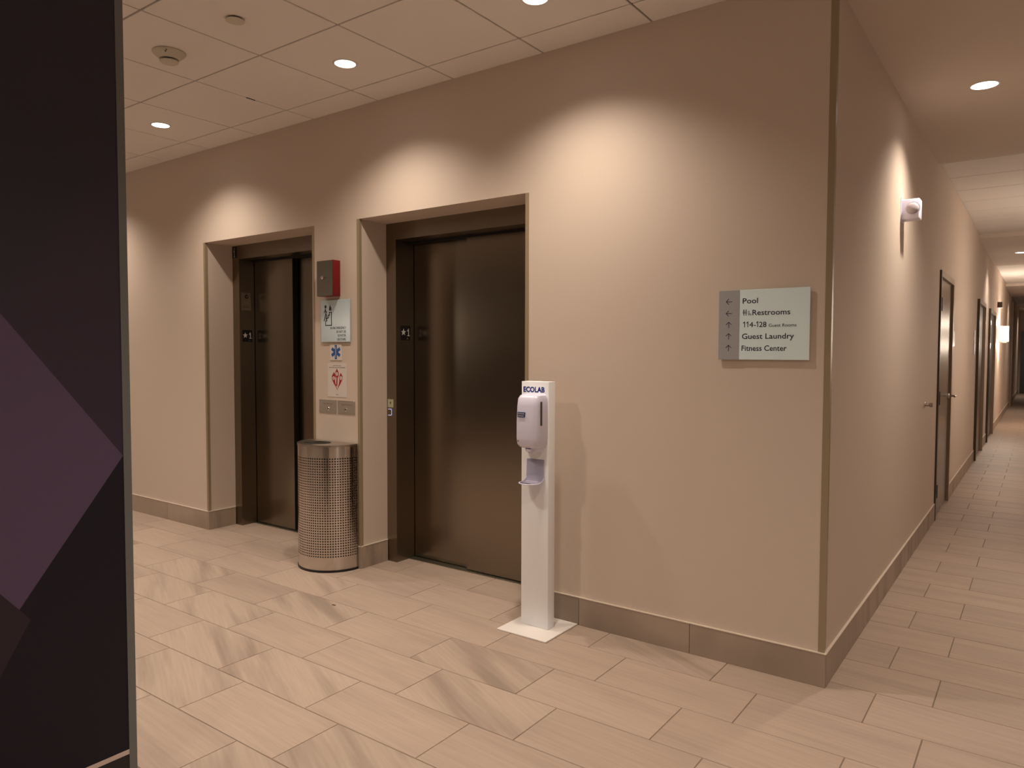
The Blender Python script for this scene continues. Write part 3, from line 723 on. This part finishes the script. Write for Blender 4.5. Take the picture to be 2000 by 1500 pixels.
cdoor('door_5', 'dark corridor door just before the glowing wall lamp', DY[2][0], DY[2][1], DY[2][2], darkdoor, darkframe, False, (), .055, .03)
# far door frame and pilaster on the corridor wall
o = obj('trim_6', bbox_(0, .05, 19.95, 20.85, 0, 2.75, .002, 1), M('brown_panel', (.20, .12, .075), .4)); tag(o, 'brown upright casing far down the corridor wall', 'casing', 'structure')
root = thing('door_6', 'dark door closing the far end of the corridor', 'door', (.5, 28.3, 0), 'structure')
bm = box(box(box(BM(), .06, .14, 28.26, 28.3, 0, 2.2), 1.0, 1.08, 28.26, 28.3, 0, 2.2), .14, 1.0, 28.26, 28.3, 2.1, 2.2)
part('frame', bm, darkdoor, root); part('door_leaf', bbox_(.14, 1.0, 28.27, 28.3, .005, 2.1), darkdoor, root)
part('handle', bbox_(.18, .28, 28.22, 28.27, 1.0, 1.04, .005, 1), black, root)

t = thing('wall_sensor', 'white box with round lens high on the corridor wall', 'sensor', (0, 1.735, 2.235))
part('housing', bbox_(0, .098, 1.685, 1.785, 2.180, 2.298, .007, 3), white, t, True)
part('lens', lathe([(.034, -1.685), (.034, -1.679), (.030, -1.672), (.018, -1.666), (.0001, -1.664)], 28, (.062, 0, 2.240), None, 'y'), M('clear_lens', (.42, .38, .42), .1), t, True)
part('lens_ring', lathe([(.036, -1.686), (.040, -1.686), (.040, -1.680), (.036, -1.680)], 28, (.062, 0, 2.240), None, 'y'), white, t, True)
part('mount_plate', bbox_(0, .004, 1.675, 1.795, 2.168, 2.308, .001, 1), white, t)
t = thing('door_bumper', 'small round metal door bumper on the corridor wall', 'door bumper', (0, 2.99, 1.01))
part('rose', lathe([(.022, 0), (.022, .004), (.016, .007), (.0001, .007)], 24, (0, 2.99, 1.012), None, 'x'), chrome, t, True)
part('bumper', lathe([(.011, .007), (.010, .03), (.016, .036), (.017, .048), (.013, .054), (.0001, .055)], 20, (0, 2.99, 1.012), None, 'x'), M('bumper_metal', (.40, .34, .28), .3, 1), t, True)
for y, z, wy, hz_, lb in ((4.99, 1.535, .15, .15, 'pale room sign right after the first corridor door'), (7.62, 1.53, .20, .30, 'blue-grey room sign before the dark corridor doors')):
    t = thing('room_sign', lb, 'sign', (0, y, z))
    part('plate', bbox_(0, .006, y-wy/2, y+wy/2, z-hz_/2, z+hz_/2, .001, 1), frost if wy < .17 else M('blue_grey_sign', (.22, .23, .27), .3), t)
    part('printed_band', bbox_(.006, .0066, y-wy/2+.01, y+wy/2-.01, z-.01, z+hz_/2-.01), frost_e, t)

def sconce(x, y, z, d, label, power, real=True):
    t = thing('wall_sconce', label, 'wall lamp', (x, y, z))
    xs = (x, x+.02*d)
    part('back_plate', bbox_(min(xs), max(xs), y-.06, y+.06, z-.16, z+.16, .003, 1), chrome, t)
    bm = BM(); n = 16; A, Bv = [], []
    for i in range(n+1):
        a = PI*i/n; p = (x+d*(.02+.14*math.sin(a)**.7), y+.12*math.cos(a))
        A.append(bm.verts.new((*p, z-.145))); Bv.append(bm.verts.new((*p, z+.145)))
    for i in range(n): bm.faces.new((A[i], A[i+1], Bv[i+1], Bv[i]))
    bm.faces.new(A); bm.faces.new(Bv)
    part('shade', bm, shade, t, True, label='glowing white shade')
    part('lower_rail', bbox_(min(x, x+d*.13), max(x, x+d*.13), y-.09, y+.09, z-.165, z-.150, .002, 1), M('brass', (.45, .3, .14), .3, 1), t)
    for dz in (.22, -.22):
        l = bpy.data.lights.new('sconce_lamp', 'POINT'); l.energy = power/2; l.color = WARM; l.shadow_soft_size = .05
        o = bpy.data.objects.new('lamp', l); COL.objects.link(o); o.parent = t; o.location = (.10*d, 0, dz)
sconce(0, 13.72, 1.775, 1, 'glowing white wall lamp on the corridor wall past the dark doors', SCONCE_W)
sconce(1.85, 5.75, 1.775, -1, 'matching wall lamp on the opposite corridor wall, outside the frame', SCONCE_W)
sconce(1.85, 13.72, 1.775, -1, 'matching wall lamp opposite the far one, outside the frame', SCONCE_W)
t = thing('wall_box', 'small brown box with pale lower edge above the far wall lamp', 'wall box', (0, 12.9, 2.32))
part('body', bbox_(0, .075, 12.86, 12.94, 2.24, 2.34, .004, 1), M('brown_box', (.12, .07, .05), .4), t)
part('lower_edge', bbox_(0, .078, 12.855, 12.945, 2.232, 2.24), paper, t)

t = thing('floor_scrap', 'tiny dark scrap lying on the floor tiles in front of the bin', 'scrap', (-2.413, -.556, 0))
part('scrap', bbox_(-2.425, -2.401, -.561, -.551, .0002, .003, .001, 1), M('scrap_brown', (.12, .08, .05), .8), t)
